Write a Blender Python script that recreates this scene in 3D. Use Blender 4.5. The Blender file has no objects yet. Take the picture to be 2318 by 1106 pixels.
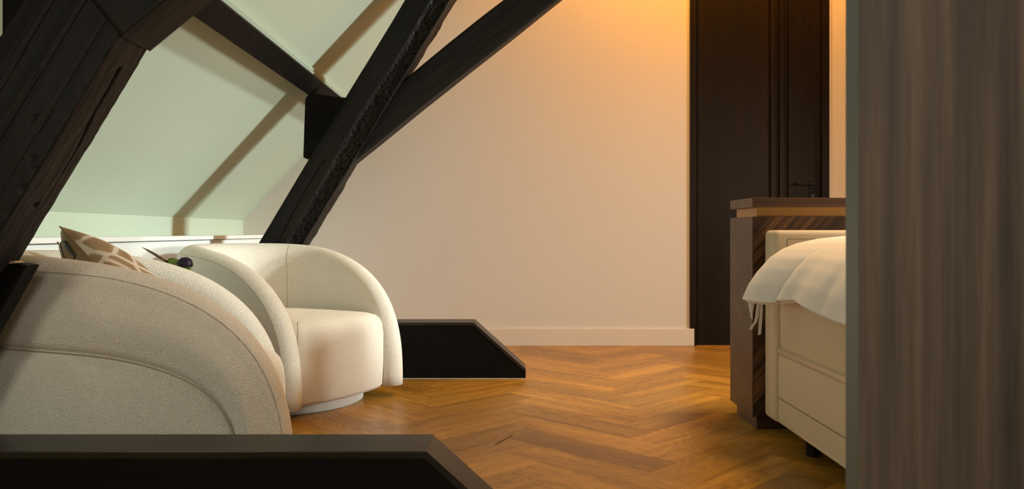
import bpy, bmesh, math, random
from mathutils import Vector, noise, Matrix
random.seed(7)
PI = math.pi
S = bpy.context.scene
COL = S.collection
EYE = 0.745

# ------------------------------------------------------------------ camera, world, lights, exposure
cam_d = bpy.data.cameras.new('camera')
cam = bpy.data.objects.new('camera', cam_d); COL.objects.link(cam)
cam.location = (0, 0, EYE); cam.rotation_euler = (PI/2, 0, 0)
cam_d.sensor_width = 36.0; cam_d.lens = 1900/2318*36
cam_d.shift_x = 10/2318; cam_d.shift_y = -28/2318
cam_d.clip_start = 0.05
cam_d.dof.use_dof = True; cam_d.dof.focus_distance = 3.4; cam_d.dof.aperture_fstop = 9.0
S.camera = cam
S.view_settings.view_transform = 'Standard'; S.view_settings.look = 'None'
S.view_settings.gamma = 1.0; S.view_settings.use_curve_mapping = False
S.view_settings.exposure = 0.0
w = bpy.data.worlds.new('world'); S.world = w; w.use_nodes = True
w.node_tree.nodes['Background'].inputs[0].default_value = (0.75, 0.9, 1.0, 1)
w.node_tree.nodes['Background'].inputs[1].default_value = 0.12

def area(name, loc, target, sx, sy, power, color, spread=PI):
    d = bpy.data.lights.new(name, 'AREA'); d.shape = 'RECTANGLE'; d.size = sx; d.size_y = sy
    d.energy = power; d.color = color; d.spread = spread
    o = bpy.data.objects.new(name, d); COL.objects.link(o); o.location = loc
    o.rotation_euler = (Vector(target)-Vector(loc)).to_track_quat('-Z', 'Y').to_euler()
    return o
def point(name, loc, power, color, r=0.05):
    d = bpy.data.lights.new(name, 'POINT'); d.energy = power; d.color = color; d.shadow_soft_size = r
    o = bpy.data.objects.new(name, d); COL.objects.link(o); o.location = loc
    return o
# daylight: a high window in the right wall, and a window behind the camera
def sun(name, direction, strength, color, angle):
    d = bpy.data.lights.new(name, 'SUN'); d.energy = strength; d.color = color; d.angle = angle
    o = bpy.data.objects.new(name, d); COL.objects.link(o); o.location = (9, 3.5, 5)
    o.rotation_euler = Vector(direction).to_track_quat('-Z', 'Y').to_euler()
    return o
sun('daylight_right', (-1, 0.10, -0.325), 1.95, (0.86, 1.0, 0.95), math.radians(4.2))
area('window_light_low', (4.14, 3.46, 1.10), (-1.0, 3.9, 0.5), 0.28, 0.6, 33, (0.95, 1.0, 0.95), math.radians(84))
area('skylight_left', (-1.27, 0.30, 1.13), (-1.27+0.725, 0.55, 1.13-0.688), 0.5, 0.6, 9.5, (1.0, 0.96, 0.72))
# warm lamps, and an added fill from behind the camera
area('lamp_near_door', (1.35, 4.75, 3.25), (1.3, 5.4, 1.6), 1.8, 0.12, 62, (1.0, 0.36, 0.025))
area('lamp_over_bed', (1.9, 3.0, 3.35), (1.5, 3.2, 0.0), 0.9, 0.7, 34, (1.0, 0.62, 0.30), math.radians(115))
area('daylight_fill_behind', (0.55, -2.4, 1.75), (0.2, 3.0, 0.7), 0.9, 1.2, 30, (1.0, 0.94, 0.84))  # added daylight fill at the window behind the camera, not a lamp
point('lamp_bedside', (2.3, 2.85, 1.15), 20, (1.0, 0.70, 0.42), 0.06)

# ------------------------------------------------------------------ materials
def new_mat(name):
    m = bpy.data.materials.new(name); m.use_nodes = True
    nt = m.node_tree; return m, nt, nt.nodes['Principled BSDF']
def plain(name, col, rough=0.6, bump=0.0, bscale=80, metal=0.0, spec=0.5, var=0.0):
    m, nt, b = new_mat(name)
    b.inputs['Base Color'].default_value = (*col, 1); b.inputs['Roughness'].default_value = rough
    b.inputs['Metallic'].default_value = metal; b.inputs['Specular IOR Level'].default_value = spec
    if bump or var:
        tc = nt.nodes.new('ShaderNodeTexCoord'); n = nt.nodes.new('ShaderNodeTexNoise')
        n.inputs['Scale'].default_value = bscale; n.inputs['Detail'].default_value = 4
        nt.links.new(tc.outputs['Object'], n.inputs['Vector'])
        if bump:
            bp = nt.nodes.new('ShaderNodeBump'); bp.inputs['Strength'].default_value = bump
            bp.inputs['Distance'].default_value = 0.002
            nt.links.new(n.outputs['Fac'], bp.inputs['Height']); nt.links.new(bp.outputs['Normal'], b.inputs['Normal'])
        if var:
            n2 = nt.nodes.new('ShaderNodeTexNoise'); n2.inputs['Scale'].default_value = 2.0
            nt.links.new(tc.outputs['Object'], n2.inputs['Vector'])
            mx = nt.nodes.new('ShaderNodeMix'); mx.data_type = 'RGBA'
            mx.inputs[6].default_value = (*[c*(1-var) for c in col], 1); mx.inputs[7].default_value = (*[min(1, c*(1+var)) for c in col], 1)
            nt.links.new(n2.outputs['Fac'], mx.inputs[0]); nt.links.new(mx.outputs[2], b.inputs['Base Color'])
    return m
def ramp(nt, stops):
    r = nt.nodes.new('ShaderNodeValToRGB'); e = r.color_ramp.elements
    while len(e) < len(stops): e.new(0.5)
    for k, (p, c) in enumerate(stops):
        e[k].position = p; e[k].color = (*c, 1)
    return r
def wood(name, dark, mid, light, rot=(0, 0, 0), fine=60, stretch=0.06, broad=5, rough=0.5, bump=0.25,
         spec=0.4, coat=0.0, coords='Object', dist=0.002):
    """grain runs along local X after rotation 'rot'"""
    m, nt, b = new_mat(name); L = nt.links.new
    tc = nt.nodes.new('ShaderNodeTexCoord')
    mp = nt.nodes.new('ShaderNodeMapping'); mp.inputs['Rotation'].default_value = rot
    L(tc.outputs[coords], mp.inputs['Vector'])
    m2 = nt.nodes.new('ShaderNodeMapping'); m2.inputs['Scale'].default_value = (stretch, 1, 1)
    L(mp.outputs['Vector'], m2.inputs['Vector'])
    n0 = nt.nodes.new('ShaderNodeTexNoise'); n0.inputs['Scale'].default_value = broad; n0.inputs['Detail'].default_value = 3
    n0.inputs['Distortion'].default_value = 0.6
    n1 = nt.nodes.new('ShaderNodeTexNoise'); n1.inputs['Scale'].default_value = fine; n1.inputs['Detail'].default_value = 6
    n1.inputs['Roughness'].default_value = 0.65
    L(m2.outputs['Vector'], n0.inputs['Vector']); L(m2.outputs['Vector'], n1.inputs['Vector'])
    mx = nt.nodes.new('ShaderNodeMath'); mx.operation = 'MULTIPLY_ADD'; mx.inputs[1].default_value = 0.5
    a = nt.nodes.new('ShaderNodeMath'); a.operation = 'MULTIPLY'; a.inputs[1].default_value = 0.5
    L(n0.outputs['Fac'], a.inputs[0]); L(n1.outputs['Fac'], mx.inputs[0]); L(a.outputs[0], mx.inputs[2])
    r = ramp(nt, [(0.36, dark), (0.5, mid), (0.64, light)])
    L(mx.outputs[0], r.inputs[0]); L(r.outputs[0], b.inputs['Base Color'])
    bp = nt.nodes.new('ShaderNodeBump'); bp.inputs['Strength'].default_value = bump; bp.inputs['Distance'].default_value = dist
    L(n1.outputs['Fac'], bp.inputs['Height']); L(bp.outputs['Normal'], b.inputs['Normal'])
    b.inputs['Roughness'].default_value = rough; b.inputs['Specular IOR Level'].default_value = spec
    b.inputs['Coat Weight'].default_value = coat
    return m
def floor_mat():
    m, nt, b = new_mat('oak_plank'); L = nt.links.new
    uv = nt.nodes.new('ShaderNodeUVMap'); uv.uv_map = 'grain'
    oi = nt.nodes.new('ShaderNodeObjectInfo'); geo = nt.nodes.new('ShaderNodeNewGeometry')
    add = nt.nodes.new('ShaderNodeMath'); add.operation = 'ADD'
    L(oi.outputs['Random'], add.inputs[0]); L(geo.outputs['Random Per Island'], add.inputs[1])
    mul = nt.nodes.new('ShaderNodeMath'); mul.operation = 'MULTIPLY'; mul.inputs[1].default_value = 57.0
    L(add.outputs[0], mul.inputs[0])
    cmb = nt.nodes.new('ShaderNodeCombineXYZ'); L(mul.outputs[0], cmb.inputs[0]); L(mul.outputs[0], cmb.inputs[1]); L(mul.outputs[0], cmb.inputs[2])
    va = nt.nodes.new('ShaderNodeVectorMath'); va.operation = 'ADD'; L(uv.outputs[0], va.inputs[0]); L(cmb.outputs[0], va.inputs[1])
    m2 = nt.nodes.new('ShaderNodeMapping'); m2.inputs['Scale'].default_value = (0.09, 1, 1); L(va.outputs[0], m2.inputs['Vector'])
    n1 = nt.nodes.new('ShaderNodeTexNoise'); n1.inputs['Scale'].default_value = 150; n1.inputs['Detail'].default_value = 6; n1.inputs['Roughness'].default_value = 0.6
    n0 = nt.nodes.new('ShaderNodeTexNoise'); n0.inputs['Scale'].default_value = 14; n0.inputs['Detail'].default_value = 3; n0.inputs['Distortion'].default_value = 0.8
    L(m2.outputs[0], n1.inputs['Vector']); L(m2.outputs[0], n0.inputs['Vector'])
    # cathedral rings
    m3 = nt.nodes.new('ShaderNodeMapping'); m3.inputs['Scale'].default_value = (0.28, 1.5, 1); L(va.outputs[0], m3.inputs['Vector'])
    n2 = nt.nodes.new('ShaderNodeTexNoise'); n2.inputs['Scale'].default_value = 5; n2.inputs['Detail'].default_value = 1; L(m3.outputs[0], n2.inputs['Vector'])
    s1 = nt.nodes.new('ShaderNodeMath'); s1.operation = 'MULTIPLY'; s1.inputs[1].default_value = 170; L(n2.outputs['Fac'], s1.inputs[0])
    s2 = nt.nodes.new('ShaderNodeMath'); s2.operation = 'SINE'; L(s1.outputs[0], s2.inputs[0])
    f1 = nt.nodes.new('ShaderNodeMath'); f1.operation = 'MULTIPLY_ADD'; f1.inputs[1].default_value = 0.045; L(s2.outputs[0], f1.inputs[0])
    f2 = nt.nodes.new('ShaderNodeMath'); f2.operation = 'MULTIPLY_ADD'; f2.inputs[1].default_value = 0.45; L(n1.outputs['Fac'], f2.inputs[0])
    f3 = nt.nodes.new('ShaderNodeMath'); f3.operation = 'MULTIPLY'; f3.inputs[1].default_value = 0.55; L(n0.outputs['Fac'], f3.inputs[0])
    L(f3.outputs[0], f2.inputs[2]); L(f2.outputs[0], f1.inputs[2])
    r = ramp(nt, [(0.34, (0.21, 0.102, 0.012)), (0.5, (0.375, 0.200, 0.027)), (0.66, (0.51, 0.290, 0.048))])
    L(f1.outputs[0], r.inputs[0])
    # tone per plank
    frac = nt.nodes.new('ShaderNodeMath'); frac.operation = 'FRACT'; L(add.outputs[0], frac.inputs[0])
    mr = nt.nodes.new('ShaderNodeMapRange'); mr.inputs['To Min'].default_value = 0.72; mr.inputs['To Max'].default_value = 1.22
    L(frac.outputs[0], mr.inputs['Value'])
    vm = nt.nodes.new('ShaderNodeVectorMath'); vm.operation = 'SCALE'; L(r.outputs[0], vm.inputs[0]); L(mr.outputs[0], vm.inputs['Scale'])
    vm2 = nt.nodes.new('ShaderNodeVectorMath'); vm2.operation = 'MULTIPLY'; L(vm.outputs[0], vm2.inputs[0]); L(oi.outputs['Color'], vm2.inputs[1])
    L(vm2.outputs[0], b.inputs['Base Color'])
    b.inputs['Roughness'].default_value = 0.36; b.inputs['Specular IOR Level'].default_value = 0.45
    bp = nt.nodes.new('ShaderNodeBump'); bp.inputs['Strength'].default_value = 0.22; bp.inputs['Distance'].default_value = 0.0012
    L(f1.outputs[0], bp.inputs['Height']); L(bp.outputs['Normal'], b.inputs['Normal'])
    return m
def boucle(name, col, scale=360, strength=0.85):
    m, nt, b = new_mat(name); L = nt.links.new
    tc = nt.nodes.new('ShaderNodeTexCoord')
    n = nt.nodes.new('ShaderNodeTexNoise'); n.inputs['Scale'].default_value = 40; n.inputs['Detail'].default_value = 2
    mp = nt.nodes.new('ShaderNodeVectorMath'); mp.operation = 'MULTIPLY_ADD'; mp.inputs[1].default_value = (0.004, 0.004, 0.004)
    L(tc.outputs['Object'], n.inputs['Vector']); L(n.outputs['Color'], mp.inputs[0]); L(tc.outputs['Object'], mp.inputs[2])
    sc = nt.nodes.new('ShaderNodeMapping'); sc.inputs['Scale'].default_value = (0.8, 0.8, 1.35); L(mp.outputs[0], sc.inputs['Vector'])
    v = nt.nodes.new('ShaderNodeTexVoronoi'); v.inputs['Scale'].default_value = scale; v.feature = 'F1'; L(sc.outputs[0], v.inputs['Vector'])
    r = ramp(nt, [(0.0, [min(0.95, c*1.04) for c in col]), (0.5, col), (0.9, [col[0]*0.88, col[1]*0.85, col[2]*0.80])])
    L(v.outputs['Distance'], r.inputs[0]); L(r.outputs[0], b.inputs['Base Color'])
    bp = nt.nodes.new('ShaderNodeBump'); bp.invert = True; bp.inputs['Strength'].default_value = strength; bp.inputs['Distance'].default_value = 0.003
    L(v.outputs['Distance'], bp.inputs['Height']); L(bp.outputs['Normal'], b.inputs['Normal'])
    b.inputs['Roughness'].default_value = 0.95; b.inputs['Specular IOR Level'].default_value = 0.15
    b.inputs['Sheen Weight'].default_value = 0.15
    return m
def giraffe():
    m, nt, b = new_mat('giraffe_print'); L = nt.links.new
    tc = nt.nodes.new('ShaderNodeTexCoord')
    v = nt.nodes.new('ShaderNodeTexVoronoi'); v.feature = 'DISTANCE_TO_EDGE'; v.inputs['Scale'].default_value = 12.0
    n = nt.nodes.new('ShaderNodeTexNoise'); n.inputs['Scale'].default_value = 200; n.inputs['Detail'].default_value = 3
    m1 = nt.nodes.new('ShaderNodeMath'); m1.operation = 'MULTIPLY_ADD'; m1.inputs[1].default_value = 0.075
    L(tc.outputs['Object'], v.inputs['Vector']); L(tc.outputs['Object'], n.inputs['Vector'])
    L(n.outputs['Fac'], m1.inputs[0]); L(v.outputs['Distance'], m1.inputs[2])
    r = ramp(nt, [(0.095, (0.86, 0.80, 0.70)), (0.145, (0.45, 0.33, 0.20)), (0.3, (0.38, 0.265, 0.155))])
    L(m1.outputs[0], r.inputs[0]); L(r.outputs[0], b.inputs['Base Color'])
    bp = nt.nodes.new('ShaderNodeBump'); bp.inputs['Strength'].default_value = 0.5; bp.inputs['Distance'].default_value = 0.002
    L(n.outputs['Fac'], bp.inputs['Height']); L(bp.outputs['Normal'], b.inputs['Normal'])
    b.inputs['Roughness'].default_value = 0.9
    return m

M = {}
M['wall'] = plain('wall_paint', (0.68, 0.665, 0.63), 0.85, 0.15, 130, spec=0.25)
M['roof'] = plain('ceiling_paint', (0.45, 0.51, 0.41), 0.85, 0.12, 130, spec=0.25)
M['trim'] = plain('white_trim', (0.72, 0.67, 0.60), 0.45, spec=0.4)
M['shelf'] = plain('white_shelf', (0.82, 0.84, 0.83), 0.35, spec=0.5)
M['floor'] = floor_mat()
M['farwall'] = plain('dark_low_bounce', (0.16, 0.11, 0.075), 0.8, spec=0.25)  # unseen walls and ceiling, darkened to cut bounced light
M['sub'] = plain('subfloor', (0.06, 0.03, 0.015), 0.9)
BLK = ((0.003, 0.0026, 0.0024), (0.007, 0.006, 0.0052), (0.017, 0.0135, 0.011))
M['beam'] = wood('black_stained_timber', *BLK, fine=45, stretch=0.05, broad=5, rough=0.55, bump=0.5, spec=0.22, coords='UV', dist=0.004)
BRN = ((0.016, 0.010, 0.0065), (0.036, 0.023, 0.014), (0.062, 0.040, 0.024))
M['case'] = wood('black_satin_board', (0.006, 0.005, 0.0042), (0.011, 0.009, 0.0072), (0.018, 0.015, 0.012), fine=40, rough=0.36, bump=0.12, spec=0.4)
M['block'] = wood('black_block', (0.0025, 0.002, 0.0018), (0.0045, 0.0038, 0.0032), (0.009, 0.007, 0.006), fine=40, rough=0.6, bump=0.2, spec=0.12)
M['doorw'] = wood('dark_oak_door', (0.0045, 0.0026, 0.0016), (0.008, 0.0046, 0.0026), (0.014, 0.008, 0.0045), rot=(0, PI/2, 0), fine=90, stretch=0.05, rough=0.42, bump=0.2, spec=0.25)
M['blackmetal'] = plain('black_metal', (0.012, 0.011, 0.011), 0.35, metal=0.6)
M['gapshade'] = plain('gap_shade_black', (0.004, 0.004, 0.004), 0.8)
WAL = ((0.012, 0.006, 0.0035), (0.050, 0.024, 0.012), (0.20, 0.10, 0.042))
M['veneer_front'] = wood('walnut_diagonal', *WAL, rot=(0, math.radians(48), 0), fine=95, stretch=0.02, broad=26, rough=0.42, bump=0.1)
M['veneer_side'] = wood('walnut_side', (0.06, 0.034, 0.021), (0.085, 0.05, 0.031), (0.12, 0.072, 0.045), rot=(math.radians(-22), 0, PI/2), fine=90, stretch=0.5, broad=10, rough=0.45, bump=0.08)
M['veneer_flat'] = wood('walnut_flat', (0.050, 0.026, 0.014), (0.095, 0.050, 0.027), (0.15, 0.085, 0.045), fine=90, stretch=0.03, broad=12, rough=0.4, bump=0.1)
M['brass'] = plain('brushed_brass', (0.42, 0.24, 0.085), 0.38, metal=0.55)
M['panel'] = wood('grey_walnut_panel', (0.050, 0.042, 0.036), (0.135, 0.102, 0.074), (0.26, 0.185, 0.12), rot=(0, PI/2, 0), fine=42, stretch=0.035, broad=9, rough=0.55, bump=0.1)
M['panel_edge'] = plain('grey_edge_band', (0.11, 0.12, 0.12), 0.4)
M['bed'] = plain('beige_velvet', (0.72, 0.63, 0.49), 0.8, 0.3, 260, spec=0.2, var=0.06)
M['bedseam'] = plain('beige_seam', (0.24, 0.185, 0.13), 0.85)
M['linen'] = plain('white_cotton', (0.86, 0.88, 0.93), 0.8, 0.2, 500, spec=0.2)
M['boucle'] = boucle('cream_boucle', (0.90, 0.86, 0.77))
M['seam'] = plain('chair_seam', (0.46, 0.39, 0.29), 0.95, spec=0.1)
M['base'] = plain('pale_base', (0.62, 0.60, 0.55), 0.6)
M['giraffe'] = giraffe()
M['satin'] = plain('tan_satin', (0.30, 0.20, 0.10), 0.33, 0.1, 40, spec=0.6)
M['cord'] = plain('black_cord', (0.008, 0.008, 0.008), 0.4)
M['tag'] = plain('grey_clip', (0.12, 0.14, 0.17), 0.3, metal=0.5)
M['petal'] = plain('dark_purple', (0.035, 0.016, 0.045), 0.5, var=0.4)
M['green'] = plain('leaf_green', (0.20, 0.30, 0.045), 0.55, var=0.3)
M['spear'] = wood('bronze_leaf', (0.03, 0.035, 0.012), (0.10, 0.06, 0.03), (0.20, 0.09, 0.045), rot=(0, 0, 0), fine=100, rough=0.5)
M['glass'] = plain('smoked_vase', (0.10, 0.10, 0.10), 0.2)
M['table'] = plain('table_black', (0.02, 0.02, 0.02), 0.4)
M['white'] = plain('white_frame', (0.75, 0.75, 0.74), 0.5)
M['chip'] = plain('bare_wood_chip', (0.55, 0.42, 0.26), 0.8)

# ------------------------------------------------------------------ mesh helpers
def tag(o, label=None, cat=None, group=None, kind=None):
    if label: o['label'] = label
    if cat: o['category'] = cat
    if group: o['group'] = group
    if kind: o['kind'] = kind
    return o
def thing(name, label, cat, loc=(0, 0, 0), rz=0.0, group=None):
    o = bpy.data.objects.new(name, None); COL.objects.link(o); o.location = loc; o.rotation_euler = (0, 0, rz)
    o.empty_display_size = 0.1
    return tag(o, label, cat, group)
def mesh_obj(name, vs, fs, mat, parent=None, smooth=False, local=False, uvs=None):
    """verts in world space unless local; subtracts an unrotated parent's location"""
    off = Vector((0, 0, 0))
    if parent is not None and not local:
        p = parent
        while p is not None: off = off + p.location; p = p.parent
    me = bpy.data.meshes.new(name)
    me.from_pydata([tuple(Vector(v)-off) for v in vs], [], fs); me.update()
    if isinstance(mat, (list, tuple)):
        for x in mat: me.materials.append(x)
    else: me.materials.append(mat)
    o = bpy.data.objects.new(name, me); COL.objects.link(o)
    if parent is not None: o.parent = parent
    if smooth: me.shade_smooth()
    if uvs:
        l = me.uv_layers.new(name='grain')
        for li, loop in enumerate(me.loops): l.data[li].uv = uvs[loop.vertex_index]
    return o
def box_bm(bm, x0, x1, y0, y1, z0, z1):
    vs = [bm.verts.new((x, y, z)) for z in (z0, z1) for y in (y0, y1) for x in (x0, x1)]
    for f in ((0, 2, 3, 1), (4, 5, 7, 6), (0, 1, 5, 4), (1, 3, 7, 5), (3, 2, 6, 7), (2, 0, 4, 6)):
        bm.faces.new([vs[i] for i in f])
def bm_obj(name, bm, mat, parent=None, bevel=0.0, seg=2, smooth=False, local=False):
    if bevel:
        bmesh.ops.bevel(bm, geom=list(bm.edges), offset=bevel, segments=seg, affect='EDGES', profile=0.5)
    bmesh.ops.recalc_face_normals(bm, faces=list(bm.faces))
    off = Vector((0, 0, 0)); p = parent
    while p is not None and not local: off = off + p.location; p = p.parent
    for v in bm.verts: v.co -= off
    me = bpy.data.meshes.new(name); bm.to_mesh(me); bm.free(); me.materials.append(mat)
    if smooth: me.shade_smooth()
    o = bpy.data.objects.new(name, me); COL.objects.link(o)
    if parent is not None: o.parent = parent
    return o
def box(name, b, mat, parent=None, bevel=0.0, seg=2, smooth=False, local=False):
    bm = bmesh.new(); box_bm(bm, *b); return bm_obj(name, bm, mat, parent, bevel, seg, smooth, local)
def boxes(name, bs, mat, parent=None):
    bm = bmesh.new()
    for b in bs: box_bm(bm, *b)
    return bm_obj(name, bm, mat, parent)
def prism_y(name, pts, y0, y1, mat, parent=None, bevel=0.0, seg=2):
    """pts: (x,z) outline extruded along y"""
    bm = bmesh.new()
    a = [bm.verts.new((x, y0, z)) for x, z in pts]; b = [bm.verts.new((x, y1, z)) for x, z in pts]
    n = len(pts); bm.faces.new(a); bm.faces.new(b[::-1])
    for i in range(n): bm.faces.new((a[i], b[i], b[(i+1) % n], a[(i+1) % n]))
    return bm_obj(name, bm, mat, parent, bevel, seg)
def tube(pts, r, n=8, closed=False):
    vs, fs = [], []
    P = [Vector(p) for p in pts]; m = len(P)
    R = r if isinstance(r, (list, tuple)) else [r]*m
    up = Vector((0.13, 0.21, 1)).normalized()
    prev = None
    for i, p in enumerate(P):
        t = ((P[min(i+1, m-1)]-P[max(i-1, 0)])).normalized()
        if prev is None: a = t.cross(up).normalized()
        else: a = (prev - t*prev.dot(t)).normalized()
        prev = a; b = t.cross(a)
        for k in range(n):
            an = 2*PI*k/n; vs.append(p+(a*math.cos(an)+b*math.sin(an))*R[i])
    for i in range(m-1):
        for k in range(n):
            fs.append((i*n+k, i*n+(k+1) % n, (i+1)*n+(k+1) % n, (i+1)*n+k))
    fs.append(tuple(range(n))[::-1]); fs.append(tuple((m-1)*n+k for k in range(n)))
    return vs, fs
def lathe(prof, n=40, c=(0, 0, 0)):
    vs, fs = [], []
    for r, z in prof:
        for k in range(n):
            a = 2*PI*k/n; vs.append((c[0]+r*math.cos(a), c[1]+r*math.sin(a), c[2]+z))
    for i in range(len(prof)-1):
        for k in range(n):
            fs.append((i*n+k, i*n+(k+1) % n, (i+1)*n+(k+1) % n, (i+1)*n+k))
    fs.append(tuple(range(n))[::-1]); fs.append(tuple((len(prof)-1)*n+k for k in range(n)))
    return vs, fs
def struct(o): o['kind'] = 'structure'; return o
def sstep(a, b, x):
    t = max(0.0, min(1.0, (x-a)/(b-a))); return t*t*(3-2*t)

# ------------------------------------------------------------------ room
YB = 5.515; XK = -1.736; ZK = 0.823; SL = 1.054; ZC = 3.9; XR = 4.2; YF = -2.6
XT = XK+(ZC-ZK)/SL
DX0, DX1, DZ = 1.197, 2.119, 2.78
struct(boxes('wall_back', [(XK-0.3, DX0, YB, YB+0.2, -0.05, ZC+0.1), (DX1, XR+0.2, YB, YB+0.2, -0.05, ZC+0.1),
                           (DX0, DX1, YB, YB+0.2, DZ, ZC+0.1)], M['wall']))
struct(box('wall_left', (XK-0.15, XK, YF, YB, -0.05, ZK), M['roof']))
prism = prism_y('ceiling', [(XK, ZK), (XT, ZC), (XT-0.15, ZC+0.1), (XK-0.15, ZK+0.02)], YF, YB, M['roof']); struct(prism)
struct(box('ceiling', (XT-0.02, XR+0.2, YF, YB, ZC, ZC+0.1), M['farwall']))
# right wall with a high window
wy0, wy1, wz0, wz1 = 1.90, 5.05, 1.60, 3.80
struct(boxes('wall_right', [(XR, XR+0.2, YF, wy0, -0.05, ZC), (XR, XR+0.2, wy1, YB, -0.05, ZC),
                            (XR, XR+0.2, wy0, wy1, -0.05, wz0), (XR, XR+0.2, wy0, wy1, wz1, ZC)], M['farwall']))
fr = struct(boxes('window_1', [(XR+0.02, XR+0.08, wy0, wy0+0.04, wz0, wz1), (XR+0.02, XR+0.08, wy1-0.04, wy1, wz0, wz1),
                        (XR+0.02, XR+0.08, wy0, wy1, wz0, wz0+0.04), (XR+0.02, XR+0.08, wy0, wy1, wz1-0.04, wz1)], M['white']))
# wall behind the camera with a window
vx0, vx1, vz0, vz1 = 0.05, 1.05, 1.1, 2.4
struct(boxes('wall_front', [(XK-0.3, vx0, YF-0.1, YF, -0.05, ZC), (vx1, XR+0.2, YF-0.1, YF, -0.05, ZC),
                            (vx0, vx1, YF-0.1, YF, -0.05, vz0), (vx0, vx1, YF-0.1, YF, vz1, ZC)], M['farwall']))
struct(boxes('window_2', [(vx0, vx0+0.04, YF-0.08, YF-0.02, vz0, vz1), (vx1-0.04, vx1, YF-0.08, YF-0.02, vz0, vz1),
                   (vx0, vx1, YF-0.08, YF-0.02, vz0, vz0+0.04), (vx0, vx1, YF-0.08, YF-0.02, vz1-0.04, vz1)], M['white']))
# baseboard
struct(box('baseboard_back', (XK+0.22, 1.223, 5.498, YB, 0.0, 0.113), M['trim'], bevel=0.002))
struct(box('baseboard_back', (DX1+0.01, XR, 5.498, YB, 0.0, 0.113), M['trim'], bevel=0.002))

# floor and herringbone planks
fl = struct(box('floor', (XK-0.1, XR+0.1, YF-0.05, YB+0.15, -0.06, -0.009), M['sub']))
PL, PW = 0.610, 0.1525
q = 1/math.sqrt(2)
U = Vector((-q, q)); V = Vector((q, q)); O = Vector((0.44, 2.606))
def clip(poly, nx, ny, c):
    out = []
    for i in range(len(poly)):
        a, b = poly[i], poly[(i+1) % len(poly)]
        da = nx*a[0]+ny*a[1]-c; db = nx*b[0]+ny*b[1]-c
        if da <= 0: out.append(a)
        if (da < 0 < db) or (db < 0 < da):
            t = da/(da-db); out.append((a[0]+(b[0]-a[0])*t, a[1]+(b[1]-a[1])*t))
    return out
cands = []
g = 0.0005
for j in range(-9, 9):
    for k in range(-40, 60):
        base = O + (U+V)*(PW*k) + (U-V)*(PL*j)
        for kind in 'HV':
            if kind == 'H': u0, u1, v0, v1 = 0, PL, 0, PW
            else: u0, u1, v0, v1 = 0, PW, PW, PW+PL
            cs = [(u0+g, v0+g), (u1-g, v0+g), (u1-g, v1-g), (u0+g, v1-g)]
            pts = [tuple(base+U*a+V*b) for a, b in cs]
            ctr = base+U*((u0+u1)/2)+V*((v0+v1)/2)
            p = pts
            for cl in ((1, 0, XR), (-1, 0, -XK), (0, 1, YB+0.05), (0, -1, -YF)):
                p = clip(p, *cl)
                if len(p) < 3: break
            if len(p) < 3: continue
            ar = abs(sum(p[i][0]*p[(i+1) % len(p)][1]-p[(i+1) % len(p)][0]*p[i][1] for i in range(len(p))))/2
            if ar < 1e-4: continue
            cands.append((ctr, kind, p, (j, k)))
def vis(c):
    x, y = c
    return 1.5 < y < 5.7 and -1.75 < x < 2.3 and x > -1.9
rest_v, rest_f, rest_uv = [], [], []
dark = {}
def plank_geo(ctr, kind, p):
    ax = U if kind == 'H' else V; bx = V if kind == 'H' else U
    n = len(p); vs = [(x, y, 0.0) for x, y in p]+[(x, y, -0.009) for x, y in p]
    sgn = sum(p[i][0]*p[(i+1) % n][1]-p[(i+1) % n][0]*p[i][1] for i in range(n))
    top = tuple(range(n)) if sgn > 0 else tuple(range(n))[::-1]
    fs = [top]+[(i, i+n, (i+1) % n+n, (i+1) % n) if sgn > 0 else ((i+1) % n, (i+1) % n+n, i+n, i) for i in range(n)]
    uv = [((Vector((x, y))-ctr).dot(ax), (Vector((x, y))-ctr).dot(bx)) for x, y, z in vs]
    return vs, fs, uv
cnt = 0
for ctr, kind, p, jk in sorted(cands, key=lambda c: c[0][1]):
    vs, fs, uv = plank_geo(ctr, kind, p)
    if vis(ctr) and cnt < 300:
        o = mesh_obj('plank', vs, fs, M['floor'], fl, uvs=uv, local=False)
        t = random.uniform(0.9, 1.08); o.color = (t, t, t, 1)
        if kind == 'H' and jk == (0, 0): o.color = (0.80, 0.75, 0.70, 1)
        cnt += 1
    else:
        b0 = len(rest_v); rest_v += vs; rest_f += [tuple(i+b0 for i in f) for f in fs]; rest_uv += uv
tag(mesh_obj('planks', rest_v, rest_f, M['floor'], fl, uvs=rest_uv), kind='stuff')

# door with vertical grooves
def px2x(px, Y): return (px-1149)*Y/1900
YD = 5.535
d = struct(boxes('door_1', [(DX0, px2x(1577, 5.50), 5.500, YB+0.10, 0, DZ), (px2x(1861, 5.50), px2x(1877.5, 5.5), 5.500, YB+0.10, 0, DZ),
                            (DX0, px2x(1877.5, 5.5), 5.500, YB+0.10, DZ-0.05, DZ)], M['doorw']))
zt = DZ-0.053
box('door_leaf', (px2x(1578.5, YD), px2x(1859, YD), 5.553, 5.585, 0.004, zt), M['doorw'], d)
for a, b in ((1578.8, 1738.5), (1785, 1858.6)):
    box('door_panel', (px2x(a, YD), px2x(b, YD), YD, 5.553, 0.004, zt), M['doorw'], d, bevel=0.0015)
for a, b in ((1744.5, 1754.5), (1764.5, 1774.5)):
    box('door_slat', (px2x(a, YD), px2x(b, YD), 5.530, 5.553, 0.004, zt), M['doorw'], d, bevel=0.0015)
hx = px2x(1840, 5.53)
h = box('door_handle', (hx-0.027, hx+0.027, 5.524, YD, 1.032, 1.086), M['blackmetal'], d, bevel=0.002)
vs, fs = tube([(hx, 5.53, 1.060), (hx, 5.485, 1.060)], 0.009, 12); mesh_obj('handle_neck', vs, fs, M['blackmetal'], h, smooth=True)
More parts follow.
